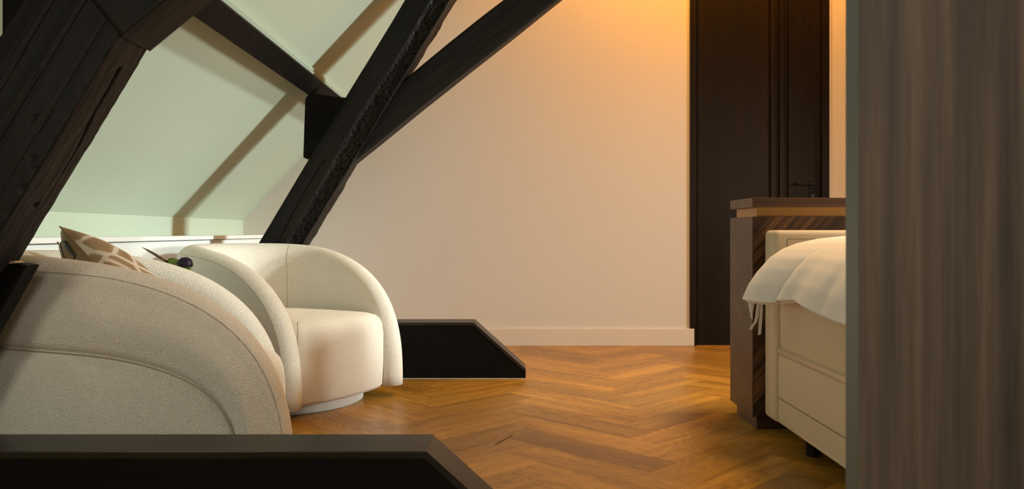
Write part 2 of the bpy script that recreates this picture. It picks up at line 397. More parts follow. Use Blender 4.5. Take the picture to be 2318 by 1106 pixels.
box('handle_lever', (hx-0.125, hx+0.012, 5.470, 5.488, 1.052, 1.070), M['blackmetal'], h, bevel=0.003)
kp = box('keyhole_plate', (hx-0.027, hx+0.027, 5.527, YD, 0.955, 1.006), M['blackmetal'], d, bevel=0.002)
vs, fs = tube([(hx, 5.5269, 0.984), (hx, 5.5255, 0.984)], 0.007, 12); mesh_obj('keyhole', vs, fs, M['tag'], kp)
box('lit_frame_side', (px2x(1878, 5.5), DX1, 5.503, YB, 0, DZ), M['trim'], d)  # pale strip stands in for the lit side of the dark frame

# low built-in cabinet under the slope
c = thing('low_cabinet', 'long white low built-in cabinet along the knee wall under the roof slope', 'cabinet', (-1.62, 3.7, 0))
box('cabinet_body', (XK+0.002, -1.526, 1.97, YB, 0.0, 0.7045), M['shelf'], c)
box('shade_gap_strip', (XK+0.002, -1.532, 1.97, YB, 0.7045, 0.7075), M['gapshade'], c)  # black strip stands for the shade in the gap under the top
box('cabinet_top', (XK+0.002, -1.508, 1.96, YB, 0.7075, 0.727), M['shelf'], c, bevel=0.0015)

# ------------------------------------------------------------------ timber
def beam(name, p0, p1, wd, y0, y1, mat, parent, fn=None, res=0.012, cres=20, rad=0.008, amp=0.0022, seed=0, taper=None):
    """p0,p1 (x,z) ends of the centre line; wd width across in XZ; y0..y1 thickness. +n side is the lower right side."""
    a = Vector((p0[0], p0[1])); b = Vector((p1[0], p1[1])); L = (b-a).length; d = (b-a)/L
    n = Vector((d[1], -d[0]))
    hw, hd = wd/2, (y1-y0)/2; yc = (y0+y1)/2
    loop = []
    # go around: front (y0) from -n to +n, then +n face to back, back, -n face
    def side(k, t):
        if k == 0: return (-hw+2*hw*t, -hd, 0, -1)
        if k == 1: return (hw, -hd+2*hd*t, 1, 0)
        if k == 2: return (hw-2*hw*t, hd, 0, 1)
        return (-hw, hd-2*hd*t, -1, 0)
    per = 0
    for k in range(4):
        for i in range(cres):
            t = (i+0.5)/cres; x, y, nx, ny = side(k, t)
            cx = max(-hw+rad, min(hw-rad, x)); cy = max(-hd+rad, min(hd-rad, y))
            v = Vector((x-cx, y-cy)); 
            if v.length > 1e-9 and (abs(x) > hw-rad and abs(y) > hd-rad): v = v.normalized()*rad; x, y = cx+v[0], cy+v[1]; nx, ny = v[0]/rad, v[1]/rad
            loop.append((k, t, x, y, nx, ny))
    m = max(2, int(L/res)); nl = len(loop); vs, fs, uv = [], [], []
    for i in range(m+1):
        s = L*i/m
        for (k, t, x, y, nx, ny) in loop:
            q3 = Vector((s*1.6+seed*13, x*9, y*9+seed))
            dsp = amp*noise.fractal(q3, 0.9, 2.0, 4)
            wob = 0.004*noise.noise(Vector((s*2.2+seed*7, x*2, y*2)))
            if fn: dsp += fn(k, t, s, x, y)
            xx, yy = x+nx*(dsp+wob), y+ny*(dsp+wob*0.5)
            c2 = a+d*s+n*xx
            vs.append((c2[0], yc+yy, c2[1]))
            uv.append((s, (x if k in (0, 2) else y)+k*0.37+seed*0.9))
    for i in range(m):
        for j in range(nl):
            j2 = (j+1) % nl
            fs.append((i*nl+j, i*nl+j2, (i+1)*nl+j2, (i+1)*nl+j))
    fs.append(tuple(range(nl))[::-1]); fs.append(tuple(m*nl+j for j in range(nl)))
    o = mesh_obj(name, vs, fs, mat, parent, smooth=True, uvs=uv)
    return o
M['beam'].node_tree.nodes['Texture Coordinate'].outputs['UV']

def rt(pt_edge, slope, wd, side=-1):
    """centre line point from a lower-right edge point"""
    ang = math.atan(slope); n = Vector((math.sin(ang), -math.cos(ang)))
    return (pt_edge[0]-n[0]*wd/2, pt_edge[1]-n[1]*wd/2)
def along(p, slope, z):
    return (p[0]+(z-p[1])/slope, z)

# far truss
def far_post_fn(k, t, s, x, y):
    r = 0.0
    if k == 0:                                   # hewn, splintered strip along the front's lower right
        c0 = 0.66+0.16*noise.noise(Vector((s*1.3, 3.1, 0)))
        wgt = sstep(c0-0.10, c0+0.04, t)*sstep(0.02, 0.2, s)
        if wgt > 0:
            r -= wgt*(0.010+0.016*max(0, noise.fractal(Vector((s*55, t*20, 2)), 0.6, 2.2, 5))+0.007*noise.noise(Vector((s*14, t*5, 8))))
    if k == 0 and 0.4 < s < 0.95:                # long thin split
        c1 = 0.45-0.12*math.sin((s-0.4)*4)
        if abs(t-c1) < 0.02: r -= 0.006
    if k == 1: r += 0.006*noise.fractal(Vector((s*9, y*9, 5)), 0.9, 2, 4)
    return r
tf = thing('roof_truss', 'black hewn timber truss with leaning post behind the far cream armchair', 'roof truss', (-1.2, 4.35, 0.29))
pe = (-1.0527, 0.662); ps = 1.662; pw = 0.198
c0 = rt(pe, ps, pw)
beam('post', along(c0, ps, 0.285), along(c0, ps, 2.75), pw, 4.265, 4.43, M['beam'], tf, far_post_fn, res=0.005, cres=48, rad=0.01, seed=1)
be = (-0.806, 1.093); bs = 0.795; bw = 0.172
c1 = rt(be, bs, bw)
beam('brace', (c1[0]-0.10, c1[1]-0.08), along(c1, bs, 3.35), bw, 4.305, 4.425, M['beam'], tf, None, res=0.02, cres=14, seed=2)
# cleat block that carries the purlin
prism_y('cleat_block', [(-1.044, 1.128), (-1.028, 1.118), (-0.93, 1.15), (-0.72, 1.43), (-0.845, 1.432), (-1.012, 1.455), (-1.034, 1.425)], 4.285, 4.42, M['block'], tf, bevel=0.004)
prism_y('post_foot', [(-1.04, 0.652), (-1.2, 0.652), (-1.42, 0.285), (-1.262, 0.285)], 4.40, 4.47, M['case'], tf, bevel=0.003)

# near truss
def near_post_fn(k, t, s, x, y):
    r = 0.0
    if k == 1:
        z = zn0+s*math.sin(math.atan(1.64))
        if 0.93 < z < 1.16:
            cc = 0.52+0.16*(1.16-z)/0.23+0.02*math.sin(z*40)
            wd = 0.012+0.045*max(0, (z-0.95)/0.2)
            e = abs(t-cc)
            if e < wd: r -= 0.03*(1-(e/wd)**2)
        kz, kt = 0.858, 0.5
        e = math.hypot((z-kz)/0.012, (t-kt)/0.085)
        if e < 1: r -= 0.012*(1-e)
        r += 0.0015*noise.fractal(Vector((s*20, y*60, 9)), 0.9, 2, 3)
    if k == 0:
        for i, (c, w_, dp) in enumerate(((0.80, 0.012, 0.003), (0.52, 0.012, 0.004), (0.27, 0.010, 0.004))):
            cc = c+0.05*noise.noise(Vector((s*1.1, i*5.0, 1)))
            if abs(t-cc) < w_: r -= dp
        for (kz, kt, rs) in ((0.985, 0.70, 0.006), (1.21, 0.82, 0.010), (0.90, 0.90, 0.006)):
            z = zn0+s*math.sin(math.atan(1.64))+(x)*(-0.52)
            e = math.hypot(z-kz, (t-kt)*0.21)/rs
            if e < 1: r -= 0.008*(1-e)
        if t > 0.955: r -= 0.006*max(0, noise.fractal(Vector((s*30, t*4, 4)), 0.8, 2, 4))
    return r
tn = thing('roof_truss', 'big near black timber truss with cracked leaning post at the upper left', 'roof truss', (-1.3, 1.84, 0.29))
pe = (-0.8278, 1.134); ps = 1.64; pw = 0.215
c0 = rt(pe, ps, pw); zn0 = 0.285
beam('post', along(c0, ps, zn0), along(c0, ps, 2.75), pw, 1.76, 1.905, M['beam'], tn, near_post_fn, res=0.006, cres=56, rad=0.005, seed=3)
be = (-0.822, 1.140); bs = 0.815
c1 = rt(be, bs, bw)
ang = math.atan(bs)
beam('brace', (c1[0]+0.012, c1[1]+0.014), along(c1, bs, 3.35), bw, 1.757, 1.905, M['beam'], tn, None, res=0.012, cres=24, rad=0.004, seed=4)
prism_y('cleat_block', [(-1.070, 1.132), (-0.95, 1.14), (-0.70, 1.45), (-0.845, 1.60), (-1.07, 1.60)], 1.775, 1.90, M['block'], tn, bevel=0.004)
ft = prism_y('post_foot', [(-1.072, 0.671), (-1.10, 0.676), (-1.16, 0.668), (-1.42, 0.285), (-1.29, 0.285)], 1.872, 1.925, M['block'], tn, bevel=0.002)
prism_y('bare_chip', [(-1.094, 0.6765), (-1.100, 0.6805), (-1.130, 0.678), (-1.150, 0.672), (-1.125, 0.6725)], 1.868, 1.90, M['chip'], ft)
tag(ft, 'black foot block with a bare chipped top')

# purlin, tilted with the roof
def purlin(y0, y1):
    A = Vector((-1.019, 1.445)); ax = Vector((0.688, 0.725)); up = Vector((-0.725, 0.688))
    cor = [A, A+ax*0.094, A+ax*0.094+up*0.088, A+up*0.088]
    return prism_y('purlin', [tuple(v) for v in cor], y0, y1, M['block'], bevel=0.004)
tag(purlin(1.0, YB), 'black horizontal purlin running along the roof slope between the two trusses', 'beam')
A = Vector((-1.019, 1.445)); ax = Vector((0.688, 0.725)); up = Vector((-0.725, 0.688))
for k, (o1, hgt) in enumerate(((0.094, 0.058), (0.106, 0.072))):
    B = A+ax*o1+up*hgt
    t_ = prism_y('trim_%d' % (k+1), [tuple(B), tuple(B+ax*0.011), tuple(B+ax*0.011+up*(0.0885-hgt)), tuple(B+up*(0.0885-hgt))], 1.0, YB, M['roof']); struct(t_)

# beam casings on the floor
def casing(yf, th, xs, label):
    t = thing('beam_casing', label, 'beam casing', (-0.7, yf+th/2, 0))
    x0, zt_, xe, ze = -1.52, 0.286, 0.0925, 0.049
    if yf < 3: xe, ze = 0.0925, 0.049
    bd = 0.016
    prism_y('side_board', [(x0, 0.0), (xe-0.001, 0.0), (xe-0.001, ze-0.012), (xs-0.006, zt_-bd), (x0, zt_-bd)], yf+0.003, yf+th-0.003, M['block'], t)  # darker black than the caps, its shade put into the colour
    box('caulk_strip', (x0, xe+0.001, yf+0.0005, yf+0.004, 0.0, 0.003), M['trim'], t)
    box('cap_board', (x0, xs, yf, yf+th, zt_-bd, zt_), M['case'], t, bevel=0.0015)  # lighter black than the side board, light on the caps put into the colour
    dx, dz = xe-xs, ze-zt_; l = math.hypot(dx, dz); nx, nz = dz/l*bd, -dx/l*bd   # inward
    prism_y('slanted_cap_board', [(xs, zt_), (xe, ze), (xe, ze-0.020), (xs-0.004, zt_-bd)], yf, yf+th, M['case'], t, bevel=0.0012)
    return t
casing(4.265, 0.170, -0.172, 'low black boxed beam casing with slanted end on floor by back wall')
casing(1.7585, 0.150, -0.170, 'low black boxed beam casing across the bottom left foreground')

# ------------------------------------------------------------------ armchairs
def plan(xl):
    """outer half-plan of the rim centre line"""
    pass
RC = 0.333; XC = -0.045; ZB0 = 0.052; ZH = 0.640; XF = 0.43; NEXP = 2.78; XS0 = -0.42; 
def rim_z(x):
    tt = max(0.0, min(1.0, (x-XS0)/(XF-XS0)))
    return ZB0+ZH*(1-tt**NEXP)**(1/NEXP)
def rim_pts():
    """list of (px,py,z,hx) for u from right arm front (-y) round the back to left arm front (+y)"""
    half = []
    nb = 26
    for i in range(nb+1):                       # back arc from centre back to side
        a = PI-(PI/2)*i/nb
        x = XC+0.325*math.cos(a); y = RC*math.sin(a)
        half.append((x, y, rim_z(x)))
    # arms: even steps along superellipse angle
    t0 = (XC-XS0)/(XF-XS0)
    th0 = math.asin(t0**(NEXP/2)); na = 44
    for i in range(1, na+1):
        th = th0+(PI/2-th0)*i/na
        tt = math.sin(th)**(2/NEXP); x = XS0+(XF-XS0)*tt
        z = ZB0+ZH*max(0, math.cos(th))**(2/NEXP)
        y = RC-0.012*((x-XC)/(XF-XC))**2
        half.append((x, y, z))
    left = [Vector(p) for p in half]
    right = [Vector((p[0], -p[1], p[2])) for p in half[:0:-1]]
    return right+left, len(right)
def chair_geo():
    P, mid = rim_pts(); n = len(P)
    out = []
    for i, p in enumerate(P):
        T = (P[min(i+1, n-1)]-P[max(i-1, 0)]).normalized()
        if i == 0: T = Vector((0, 0, 1))
        if i == n-1: T = Vector((0, 0, -1))
        pl = Vector((P[min(i+1, n-1)].x-P[max(i-1, 0)].x, P[min(i+1, n-1)].y-P[max(i-1, 0)].y, 0))
        if p.x < XC:
            N = Vector(((p.x-XC)/0.325, p.y/RC, 0)).normalized()
        else: N = Vector((0, 1 if p.y > 0 else -1, 0))
        # path direction: right front -> back -> left front ; B normal outward/up
        B = T.cross(N)
        if p.x < XC: 
            if B.z < 0: B = -B
        else:
            if B.z < 0 or B.x < 0: B = -B
        B.normalize()
        ht = 0.055+0.018*sstep(0.1, -0.35, p.x)
        gx = 0.0
        if p.x > XC-0.001:
            gx = sstep(0, 1, min(1, (ZB0+ZH-p.z)/ZH))
        A = Vector((p.x, p.y, ZB0)) - Vector((0.27*gx, 0, 0))
        out.append((p, T, N, B, ht, A))
    return out
def make_chair():
    t = thing('armchair', '', 'armchair')
    G = chair_geo(); n = len(G)
    SEAM = 0.225
    # band: from outer seam over the rim and down the inside
    def seam_of(p):
        return SEAM+0.075*sstep(0.60, 0.15, p.z)*(1 if p.x > XC else 0)
    def band_profile(p, T, N, B, ht, A):
        pts = []
        top = p-B*ht                            # circle centre
        dn = (A-top); Ld = dn.length
        dn = dn.normalized() if Ld > 1e-6 else -B
        Ls = min(max(Ld, 0.001), seam_of(p)-ht)
        frac_end = Ls
        for f in (0.0, 0.008, 0.022, 0.05, 0.10, 0.16, 0.24, 0.34, 0.46, 0.58, 0.70, 0.82, 0.92):
            v = 1-f                              # from seam upwards
            bulge = 0.014*math.sin(PI*min(1, max(0, v)))
            tuck = 0.018*(1-sstep(0.0, 0.10, f))**1.0
            pts.append(top+dn*(Ls*v)+N*(ht+bulge-tuck))
        for k in range(13):
            ph = PI*k/12
            pts.append(top+N*(ht*math.cos(ph))+B*(ht*math.sin(ph)))
        Lin = Ld
        for f in (0.12, 0.26, 0.42, 0.58, 0.74, 0.90, 1.0):
            pts.append(top+dn*(Lin*f)-N*(ht-0.006*math.sin(PI*f)))
        return pts
    vs, fs = [], []; m = None
    rows = []
    for g_ in G:
        pr = band_profile(*g_); m = len(pr); rows.append(pr); vs += pr
    for i in range(n-1):
        for j in range(m-1):
            fs.append((i*m+j, (i+1)*m+j, (i+1)*m+j+1, i*m+j+1))
    fs.append(tuple(range(m))); fs.append(tuple((n-1)*m+j for j in range(m))[::-1])
    band = mesh_obj('arm_band', vs, fs, M['boucle'], t, smooth=True, local=True)
    # outer lower panel
    vs, fs = [], []; rows2 = []
    steps = (0.0, 0.02, 0.05, 0.10, 0.2, 0.35, 0.5, 0.65, 0.8, 0.9, 0.96, 1.0)
    idx = []
    for i, (p, T, N, B, ht, A) in enumerate(G):
        top = p-B*ht; dn = A-top; Ld = dn.length
        if Ld < seam_of(p)-ht+0.012: continue
        dn.normalize(); s0 = seam_of(p)-ht-0.004; idx.append(i)
        pr = []
        for f in steps:
            rem = Ld-s0
            off = 0.010*math.sin(PI*min(1, f*1.0))**0.6*min(1, rem/0.1) - 0.016*(1-sstep(0, 0.08, f)) - 0.02*sstep(0.9, 1.0, f)**2
            pr.append(top+dn*(s0+rem*f)+N*(ht-0.002+off))
        vs += pr
    m2 = len(steps)
    for i in range(len(idx)-1):
        for j in range(m2-1):
            fs.append((i*m2+j, i*m2+j+1, (i+1)*m2+j+1, (i+1)*m2+j))
    mesh_obj('outer_panel', vs, fs, M['boucle'], t, smooth=True, local=True)
    # seams
    def seam(pts, r=0.0016):
        a, b = tube(pts, r*0.75, 6); mesh_obj('seam', a, b, M['seam'], t, smooth=True, local=True)
    seam([rows[i][15]+G[i][2]*0.0002 for i in range(n)], 0.0012)
    seam([rows[i][0]+G[i][2]*0.012 for i in range(n) if (G[i][0].z > ZB0+0.06)], 0.0022)
    k_in = 13+13
    for sgn in (-1, 1):                          # upright seams inside the back
        i = min(range(n), key=lambda q_: abs(math.atan2(G[q_][0].y, -(G[q_][0].x-XC))-sgn*1.05) if G[q_][0].x < XC else 9)
        seam([rows[i][j] for j in range(21, m)], 0.0016)
    # bottom board
    pts = [(g_[5]-g_[2]*0.01) for g_ in G]
    bm = bmesh.new(); a_ = [bm.verts.new((v.x, v.y, ZB0+0.002)) for v in pts]; b_ = [bm.verts.new((v.x, v.y, ZB0+0.03)) for v in pts]
    bm.faces.new(a_); bm.faces.new(b_[::-1])
    for i in range(len(pts)): bm.faces.new((a_[i], b_[i], b_[(i+1) % len(pts)], a_[(i+1) % len(pts)]))
    bm_obj('underside_board', bm, M['seam'], t, local=True)
    # seat cushion
    def seat_outline(ins):
        hw = 0.276-ins; xb = XC-0.245+ins; out = []
        xf = XF-0.045-ins; rc = 0.045
        for i in range(25):                      # back half
            a = PI*1.5-PI*i/24
            out.append((XC+(XC-xb)*math.cos(a)*1.0, hw*math.sin(a)))
        # left side to the front corner, bulging front
        for i in range(1, 9): out.append((XC+(xf-rc-XC)*i/8, hw))
        for i in range(1, 7):
            a = PI/2-PI/2*i/6; out.append((xf-rc+rc*math.cos(a)-0.0, hw-rc+rc*math.sin(a)))
        for i in range(1, 16):
            f = i/16; y = (hw-rc)*(1-2*f); out.append((xf+0.028*math.sin(PI*f)**0.8, y))
        for i in range(0, 7):
            a = -PI/2*i/6; out.append((xf-rc+rc*math.cos(a), -(hw-rc)+rc*math.sin(a)))
        for i in range(1, 9): out.append((xf-rc+(XC-xf+rc)*i/8, -hw))
        return out
    lay = [(0.030, 0.046), (0.008, 0.050), (0.0, 0.065), (-0.004, 0.16), (-0.004, 0.29), (0.0, 0.335), (0.008, 0.358), (0.022, 0.374), (0.042, 0.383), (0.09, 0.390), (0.16, 0.394), (0.22, 0.395)]
    vs, fs = [], []
    for ins, z in lay:
        o_ = seat_outline(ins) if ins < 0.2 else seat_outline(0.2)
        vs += [(x, y, z) for x, y in o_]
    no = len(seat_outline(0))
    for i in range(len(lay)-1):
        for j in range(no):
            fs.append((i*no+j, (i)*no+(j+1) % no, (i+1)*no+(j+1) % no, (i+1)*no+j))
    fs.append(tuple(range(no))[::-1]); fs.append(tuple((len(lay)-1)*no+j for j in range(no)))
    st = mesh_obj('seat', vs, fs, M['boucle'], t, smooth=True, local=True)
    o_ = seat_outline(-0.0035)
    jf = [j for j, (x, y) in enumerate(o_) if abs(y) > 0.20 and x > XF-0.02]
    for sg in (-1, 1):
        cx_, cy_ = XF-0.055-0.045, 0.262-0.045
        pth = [((XF-0.045-i_)-0.013, sg*(0.276-i_-0.013), z) for i_, z in lay[1:9]]
        seam(pth, 0.0016)
    # swivel base
    v_, f_ = lathe([(0.365, 0.0), (0.370, 0.004), (0.370, 0.038), (0.365, 0.042), (0.02, 0.043)], 64)
    mesh_obj('swivel_base', v_, f_, M['base'], t, local=True)
    v_, f_ = lathe([(0.16, 0.043), (0.16, 0.062)], 32)
    mesh_obj('swivel_plate', v_, f_, M['blackmetal'], t, local=True)
    return t
ch = make_chair()
ch.location = (-1.075, 2.43, 0); ch.rotation_euler = (0, 0, math.radians(17)); 
tag(ch, 'nearest cream boucle tub armchair on the left, giraffe print cushion in its seat', 'armchair', 'cream armchairs')
ch2 = ch.copy(); COL.objects.link(ch2)
for k in ch.children:
    kk = k.copy(); COL.objects.link(kk); kk.parent = ch2
ch2.location = (-1.02, 3.75, 0); ch2.rotation_euler = (0, 0, math.radians(-30.5))
ch2['label'] = 'far cream boucle tub armchair with open empty seat, below the leaning black post'

# ------------------------------------------------------------------ cushions
def cushion(name, A, B, C, size, size2, thick, label, front_mat, back_mat, extra=True):
    """A top near corner, AB near edge direction, AC top edge direction"""
    A = Vector(A); e1 = Vector(B).normalized(); e2 = Vector(C); e2 = (e2-e1*e2.dot(e1)).normalized()
    nn = e1.cross(e2).normalized()
    ctr = A+e1*size/2+e2*size2/2
    t = thing(name, label, 'cushion', tuple(ctr))
    N = 36
    def pt(i, j, sg):
        u, v = 2*i/N-1, 2*j/N-1
        h = thick*((1-u*u)*(1-v*v))**0.48
        pin = 1-0.07*(1-v*v)*abs(u)**3; pin2 = 1-0.07*(1-u*u)*abs(v)**3
        w_ = 0.004*noise.noise(Vector((u*3, v*3, sg*4)))*(1-max(abs(u), abs(v))**4)
        return e1*(u*size/2*pin)+e2*(v*size2/2*pin2)+nn*((h*0.62 if sg > 0 else -h*1.12)+w_)
    for nm, sg, mt in (('front_cover', 1, front_mat), ('back_cover', -1, back_mat)):
        vs = [pt(i, j, sg) for i in range(N+1) for j in range(N+1)]
        fs = []
        for i in range(N):
            for j in range(N):
                f = (i*(N+1)+j, (i+1)*(N+1)+j, (i+1)*(N+1)+j+1, i*(N+1)+j+1)
                fs.append(f if sg > 0 else f[::-1])
        mesh_obj(nm, vs, fs, mt, t, smooth=True, local=True)
    edge = [pt(i, 0, 1) for i in range(N+1)]+[pt(N, j, 1) for j in range(1, N+1)]+[pt(i, N, 1) for i in range(N-1, -1, -1)]+[pt(0, j, 1) for j in range(N-1, -1, -1)]
    v_, f_ = tube(edge, 0.0022, 6); mesh_obj('piping', v_, f_, back_mat, t, smooth=True, local=True)
    if extra:
        def bk(u, v, lift=0.005):
            i = (u+1)/2*N; j = 0
            h = thick*((1-u*u)*(1-v*v))**0.48
            return e1*(u*size/2)+e2*(v*size2/2*(1-0.07*(1-u*u)*abs(v)**3))-nn*(h*1.12+lift)
        pull = [bk(-0.74, -0.985), bk(-0.62, -0.98), bk(-0.50, -0.98), bk(-0.38, -0.985)]
        v_, f_ = tube(pull, [0.003, 0.0055, 0.0055, 0.003], 8); mesh_obj('zip_pull', v_, f_, M['tag'], t, smooth=True, local=True)
        loop = [bk(-0.74, -0.985), bk(-0.80, -0.95), bk(-0.76, -0.91), bk(-0.64, -0.88), bk(-0.52, -0.86), bk(-0.42, -0.86), bk(-0.34, -0.88), bk(-0.34, -0.92), bk(-0.36, -0.96), bk(-0.38, -0.985)]
        sm = []
        for i in range(len(loop)-1):
            p0, p1, p2, p3 = loop[max(i-1, 0)], loop[i], loop[i+1], loop[min(i+2, len(loop)-1)]
            for s_ in range(6):
                f = s_/6
                sm.append(0.5*((2*p1)+(p2-p0)*f+(2*p0-5*p1+4*p2-p3)*f*f+(3*p1-p0-3*p2+p3)*f**3))
        v_, f_ = tube(sm, 0.0016, 6); mesh_obj('cord', v_, f_, M['cord'], t, smooth=True, local=True)
    return t
cushion('giraffe_cushion', (-1.254, 2.35, 0.761), (0.71, -0.50, -0.50), (0.43, 0.72, -0.54), 0.375, 0.29, 0.10,
        'tan and white giraffe print cushion leaning in the nearest armchair', M['giraffe'], M['satin'])
cushion('satin_cushion', (-1.325, 2.47, 0.716), (0.66, -0.45, -0.60), (0.40, 0.72, -0.55), 0.34, 0.26, 0.06,
        'plain tan satin cushion, only its tip showing behind the giraffe print cushion', M['satin'], M['satin'], False)

# ------------------------------------------------------------------ side table, vase and flowers between the chairs
TX, TY = -1.23, 3.10
t = thing('side_table', 'small round black side table hidden between the two cream armchairs', 'side table', (TX, TY, 0))
v_, f_ = lathe([(0.13, 0.0), (0.135, 0.006), (0.13, 0.012), (0.02, 0.014)], 40, (TX, TY, 0)); mesh_obj('foot_plate', v_, f_, M['table'], t)
v_, f_ = lathe([(0.015, 0.012), (0.015, 0.44)], 16, (TX, TY, 0)); mesh_obj('stem', v_, f_, M['table'], t, smooth=True)
v_, f_ = lathe([(0.15, 0.44), (0.155, 0.445), (0.155, 0.455), (0.15, 0.46)], 48, (TX, TY, 0)); mesh_obj('table_top', v_, f_, M['table'], t)
v = thing('vase', 'small dark vase on the side table between the armchairs', 'vase', (TX, TY, 0.46))
v_, f_ = lathe([(0.025, 0.46), (0.036, 0.48), (0.036, 0.51), (0.018, 0.545), (0.018, 0.565), (0.014, 0.565), (0.013, 0.52)], 32, (TX, TY, 0)); mesh_obj('vase_body', v_, f_, M['glass'], v, smooth=True)
def P3(px, py, Y): return Vector(((px-1149)*Y/1900, Y, EYE-(py-525)*Y/1900))
# dark round flower
fh = P3(419, 598, 3.06)
f = thing('scabiosa_flower', 'dark purple round scabiosa flower head standing in the vase', 'flower', tuple(fh))
v_, f_ = tube([(TX, TY, 0.50), (TX+0.01, TY-0.01, 0.57), tuple(fh+Vector((0, 0, -0.02)))], [0.002]*3, 6); mesh_obj('stem', v_, f_, M['green'], f)
bm = bmesh.new()
bmesh.ops.create_icosphere(bm, subdivisions=2, radius=0.019, matrix=Matrix.Translation(fh))
for k in range(150):
    z = 1-1.35*(k+0.5)/150; a = k*2.39996; rr = math.sqrt(max(0, 1-z*z))
    dd = Vector((rr*math.cos(a), rr*math.sin(a), z)); c_ = fh+dd*(0.0205+0.003*random.random())
    bmesh.ops.create_cone(bm, segments=5, radius1=0.0014, radius2=0.0030, depth=0.009, matrix=Matrix.Translation(c_) @ dd.to_track_quat('Z', 'Y').to_matrix().to_4x4(), cap_ends=True)
bm_obj('flower_head', bm, M['petal'], f)
bm = bmesh.new()
for k in range(22):
    a = k*2*PI/11+0.2*(k//11); dd = Vector((math.cos(a), math.sin(a), -0.55-0.5*(k//11))).normalized()
    c_ = fh+Vector((0, 0, -0.004))+dd*0.019
    bmesh.ops.create_cone(bm, segments=5, radius1=0.0062, radius2=0.001, depth=0.016, matrix=Matrix.Translation(c_) @ dd.to_track_quat('Z', 'Y').to_matrix().to_4x4(), cap_ends=True)
bm_obj('sepals', bm, M['green'], f)
# spiky bud with a bronze spear leaf
b0 = P3(384, 598, 3.08)
f = thing('spear_leaf_sprig', 'green leaf tuft with a long bronze spear leaf, left of the purple flower', 'flower', tuple(b0))
v_, f_ = tube([(TX, TY, 0.50), (TX-0.005, TY, 0.56), tuple(b0+Vector((0.015, 0, -0.03)))], [0.0025]*3, 6); mesh_obj('stem', v_, f_, M['green'], f)
sp = [P3(381, 594, 3.08), P3(370, 587, 3.07), P3(352, 576, 3.06), P3(336, 567, 3.05), P3(321, 559, 3.04)]
v_, f_ = tube(sp, [0.0042, 0.0045, 0.005, 0.0036, 0.0006], 8); mesh_obj('spear_leaf', v_, f_, M['spear'], f, smooth=True)
lm = bmesh.new()
def leaf(bm, p, d, L_, w_):
    d = d.normalized(); s_ = d.cross(Vector((0.2, -1, 0.1))).normalized(); nrm = d.cross(s_)
    rows = []
    for i in range(6):
        f_ = i/5; ww = w_*math.sin(PI*(0.12+0.88*f_))**0.8*(1 if f_ < 1 else 0)+0.0003
        c_ = p+d*(L_*f_)+Vector((0, 0, -0.25*L_*f_*f_))
        rows.append([bm.verts.new(c_-s_*ww), bm.verts.new(c_+nrm*ww*0.4), bm.verts.new(c_+s_*ww)])
    for i in range(5):
        for j in range(2): bm.faces.new((rows[i][j], rows[i][j+1], rows[i+1][j+1], rows[i+1][j]))
for k in range(9):
    bm = bmesh.new()
    a = k*0.7
    dd = Vector((0.9+0.3*math.cos(a), 0.35*math.sin(a*1.7), 0.05-0.6*(k % 4)/3+0.25*math.sin(a)))
    leaf(bm, P3(380, 587+2*(k % 3), 3.08), dd, 0.052+0.014*(k % 3), 0.0065)
    bm_obj('leaf', bm, M['green'], f)
for k in range(3):
    bm = bmesh.new()
    leaf(bm, P3(384, 598, 3.08), Vector((0.3-0.5*k, 0.1, -0.8+0.2*k)), 0.05, 0.008)
    bm_obj('leaf', bm, M['green'], f)

# ------------------------------------------------------------------ headboard cabinet
hc = thing('headboard_cabinet', 'dark walnut cabinet with diagonal veneer and brass band behind the bed', 'cabinet', (1.9, 3.3, 0))
X0, Xr, Yn, Yf = 0.919, 3.0, 3.15, 3.465
box('plinth', (X0+0.025, Xr-0.02, Yn+0.03, Yf-0.01, 0.0, 0.052), M['veneer_flat'], hc)
bm = bmesh.new(); box_bm(bm, X0+0.004, Xr, Yn, Yf, 0.052, 0.803); bm_obj('front_panel', bm, M['veneer_front'], hc)
box('side_panel', (X0, X0+0.004, Yn+0.0005, Yf, 0.052, 0.803), M['veneer_side'], hc)
box('brass_band', (X0+0.022, Xr-0.02, Yn+0.018, Yf-0.018, 0.803, 0.838), M['brass'], hc)
box('top_board', (X0, Xr, Yn, Yf, 0.838, 0.874), M['veneer_flat'], hc, bevel=0.0012)

# ------------------------------------------------------------------ bed
bd = thing('bed', 'beige velvet upholstered bed with a padded headboard against the walnut cabinet', 'bed', (1.8, 2.1, 0))
BX = 0.962; BXR = 2.62
def rbox(name, b, r, mat, parent, seg=4):
    return box(name, b, mat, parent, bevel=r, seg=seg, smooth=True)
rbox('headboard', (BX, BXR, 3.022, 3.148, 0.058, 0.752), 0.018, M['bed'], bd)
box('headboard_seam', (BX+0.045, BXR-0.045, 3.0205, 3.024, 0.7195, 0.7215), M['bedseam'], bd)
box('headboard_seam', (BX+0.044, BX+0.046, 3.0205, 3.024, 0.1, 0.7205), M['bedseam'], bd)
BF = 1.0
rbox('bed_base', (BX+0.006, BXR-0.006, BF, 3.008, 0.075, 0.312), 0.012, M['bed'], bd)
rbox('box_spring', (BX+0.008, BXR-0.01, BF, 3.006, 0.318, 0.56), 0.028, M['bed'], bd)
v_, f_ = tube([(BX+0.012, 2.995, 0.320), (BX+0.012, BF, 0.320)], 0.013, 12); mesh_obj('piping', v_, f_, M['bed'], bd, smooth=True)
v_, f_ = tube([(BX+0.007, 3.0, 0.075), (BX+0.007, BF, 0.075)], 0.007, 10); mesh_obj('piping', v_, f_, M['bed'], bd, smooth=True)
v_, f_ = tube([(BX+0.0055, 2.995, 0.155), (BX+0.0055, BF, 0.155)], 0.0018, 6); mesh_obj('side_seam', v_, f_, M['bedseam'], bd)
